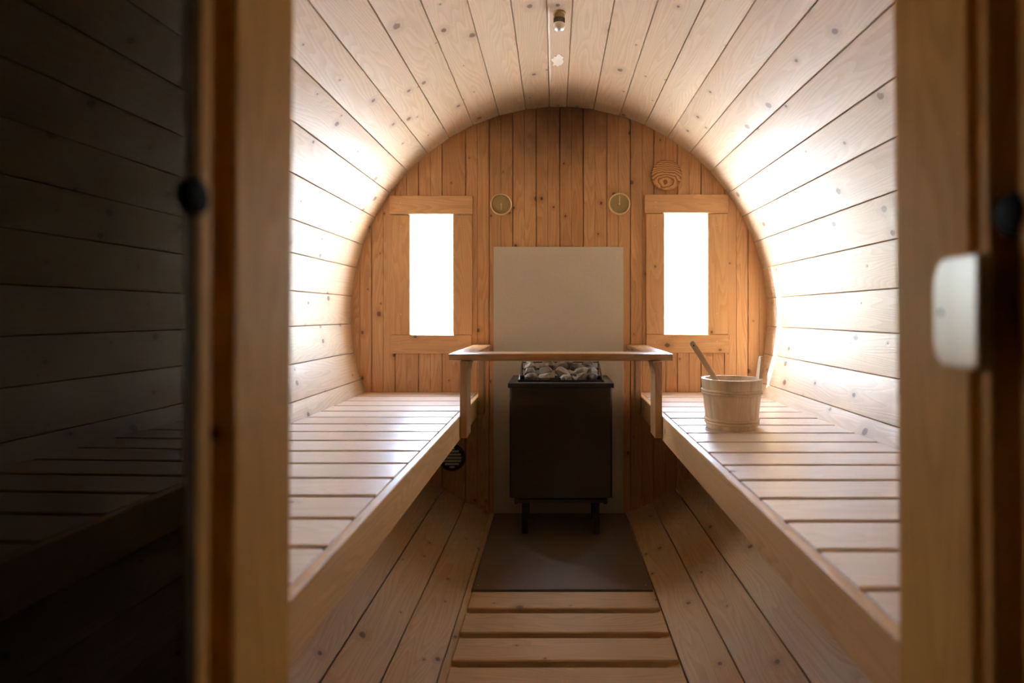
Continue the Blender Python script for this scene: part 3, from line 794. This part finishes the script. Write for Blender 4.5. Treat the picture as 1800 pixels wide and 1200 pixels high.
# ladle leaning in the bucket
top_l = P(1215, 600, 1.80); low_l = P(1258, 668, 1.84)
dirl = (low_l - top_l).normalized()
foot = bc + Vector((0.022, 0.0, 0.036))
ladle = empty('sauna_ladle', foot)
tag(ladle, 'wooden ladle with a drilled flat handle leaning in the bucket', 'ladle')
end = foot
Lh = (end - top_l).length; al = (end - top_l).normalized()
aw = al.cross(Vector((0.15, 1, 0.2))).normalized()
bm = bmesh.new()
w0, w1, th = 0.0085, 0.0065, 0.0075
out = [(0.0, -0.004), (0.004, -w0), (0.03, -w0), (Lh, -w1), (Lh, w1), (0.03, w0), (0.004, w0), (0.0, 0.004)]
hnd = obj('handle', prism('handle', out, th, W_BUCKET, 0.0015), ladle, frame(top_l, al, aw))
hole = lathe('hanging_hole', [(0, th / 2 + 0.0002), (0.0024, th / 2 + 0.0002), (0.0024, -th / 2 - 0.0002), (0, -th / 2 - 0.0002)], M_BLACK, 12)
mh = frame(top_l + al * 0.014, al, aw)
obj('hanging_hole', hole, hnd, mh)
obj('ladle_bowl', lathe('ladle_bowl', [(0, -0.016), (0.018, -0.014), (0.027, -0.002), (0.029, 0.012), (0.026, 0.012), (0.024, 0.0), (0.016, -0.010), (0, -0.012)], W_BUCKET, 28), ladle, Matrix.Translation(foot))

# ------------------------------------------------------------------ outside: ground and shrubs beyond the windows
bm = bmesh.new()
vs = [bm.verts.new(p) for p in ((-30, -12, 0), (30, -12, 0), (30, 40, 0), (-30, 40, 0))]; bm.faces.new(vs)
struct('ground', (0, 0, 0), 'pale ground outside', bm_mesh(bm, 'ground', M_GROUND))
def shrub(x, y, h, label, seed):
    rnd = random.Random(seed)
    s = empty('garden_tree', (x, y, 0)); tag(s, label, 'tree', 'trees outside the windows')
    tube('trunk', [(x, y, 0), (x + 0.05, y, h * 0.4), (x, y + 0.05, h * 0.8)], 0.05, M_BARK, s)
    bm = bmesh.new()
    for _ in range(2600):
        v = Vector((rnd.gauss(0, 1), rnd.gauss(0, 1), rnd.gauss(0, 1))).normalized() * rnd.uniform(0.35, 1.0)
        c = Vector((v.x * 0.9, v.y * 0.7, v.z * h * 0.38 + h * 0.62))
        u = Vector((rnd.gauss(0, 1), rnd.gauss(0, 1), rnd.gauss(0, 1))).normalized(); w = u.orthogonal().normalized()
        a, b = 0.06 * rnd.uniform(0.6, 1.2), 0.03 * rnd.uniform(0.6, 1.2)
        bm.faces.new([bm.verts.new(c + q) for q in (-a * u, -b * w, a * u, b * w)])
    me = bm_mesh(bm, 'foliage', M_LEAF)
    o = obj('foliage', me, s, Matrix.Translation((x, y, 0))); o['kind'] = 'stuff'
hedge = empty('added_hedge', (0, 11, 0)); tag(hedge, 'long pale leafy hedge added behind the trees to cut light from the horizon', 'hedge')  # added arc, wider than the view, lowers light from the horizon
rnd = random.Random(3); bm = bmesh.new()
for _ in range(9000):
    an = rnd.uniform(-1.3, 1.3); rad = 11 + rnd.gauss(0, 0.5)
    c = Vector((rad * math.sin(an), 2.7 + (rad - 2.0) * math.cos(an), rnd.uniform(0.02, 2.6) * (0.85 + 0.15 * math.sin(7 * an))))
    u = Vector((rnd.gauss(0, 1), rnd.gauss(0, 1), rnd.gauss(0, 1))).normalized(); w = u.orthogonal().normalized()
    a, b = 0.14 * rnd.uniform(0.6, 1.2), 0.09 * rnd.uniform(0.6, 1.2)
    bm.faces.new([bm.verts.new(c + q) for q in (-a * u, -b * w, a * u, b * w)])
o = obj('foliage', bm_mesh(bm, 'hedge_foliage', M_LEAF), hedge); o['kind'] = 'stuff'
shrub(-1.75, 9.0, 2.4, 'pale leafy tree outside the left window', 5)
shrub(2.3, 9.5, 2.9, 'pale leafy tree outside the right window', 9)
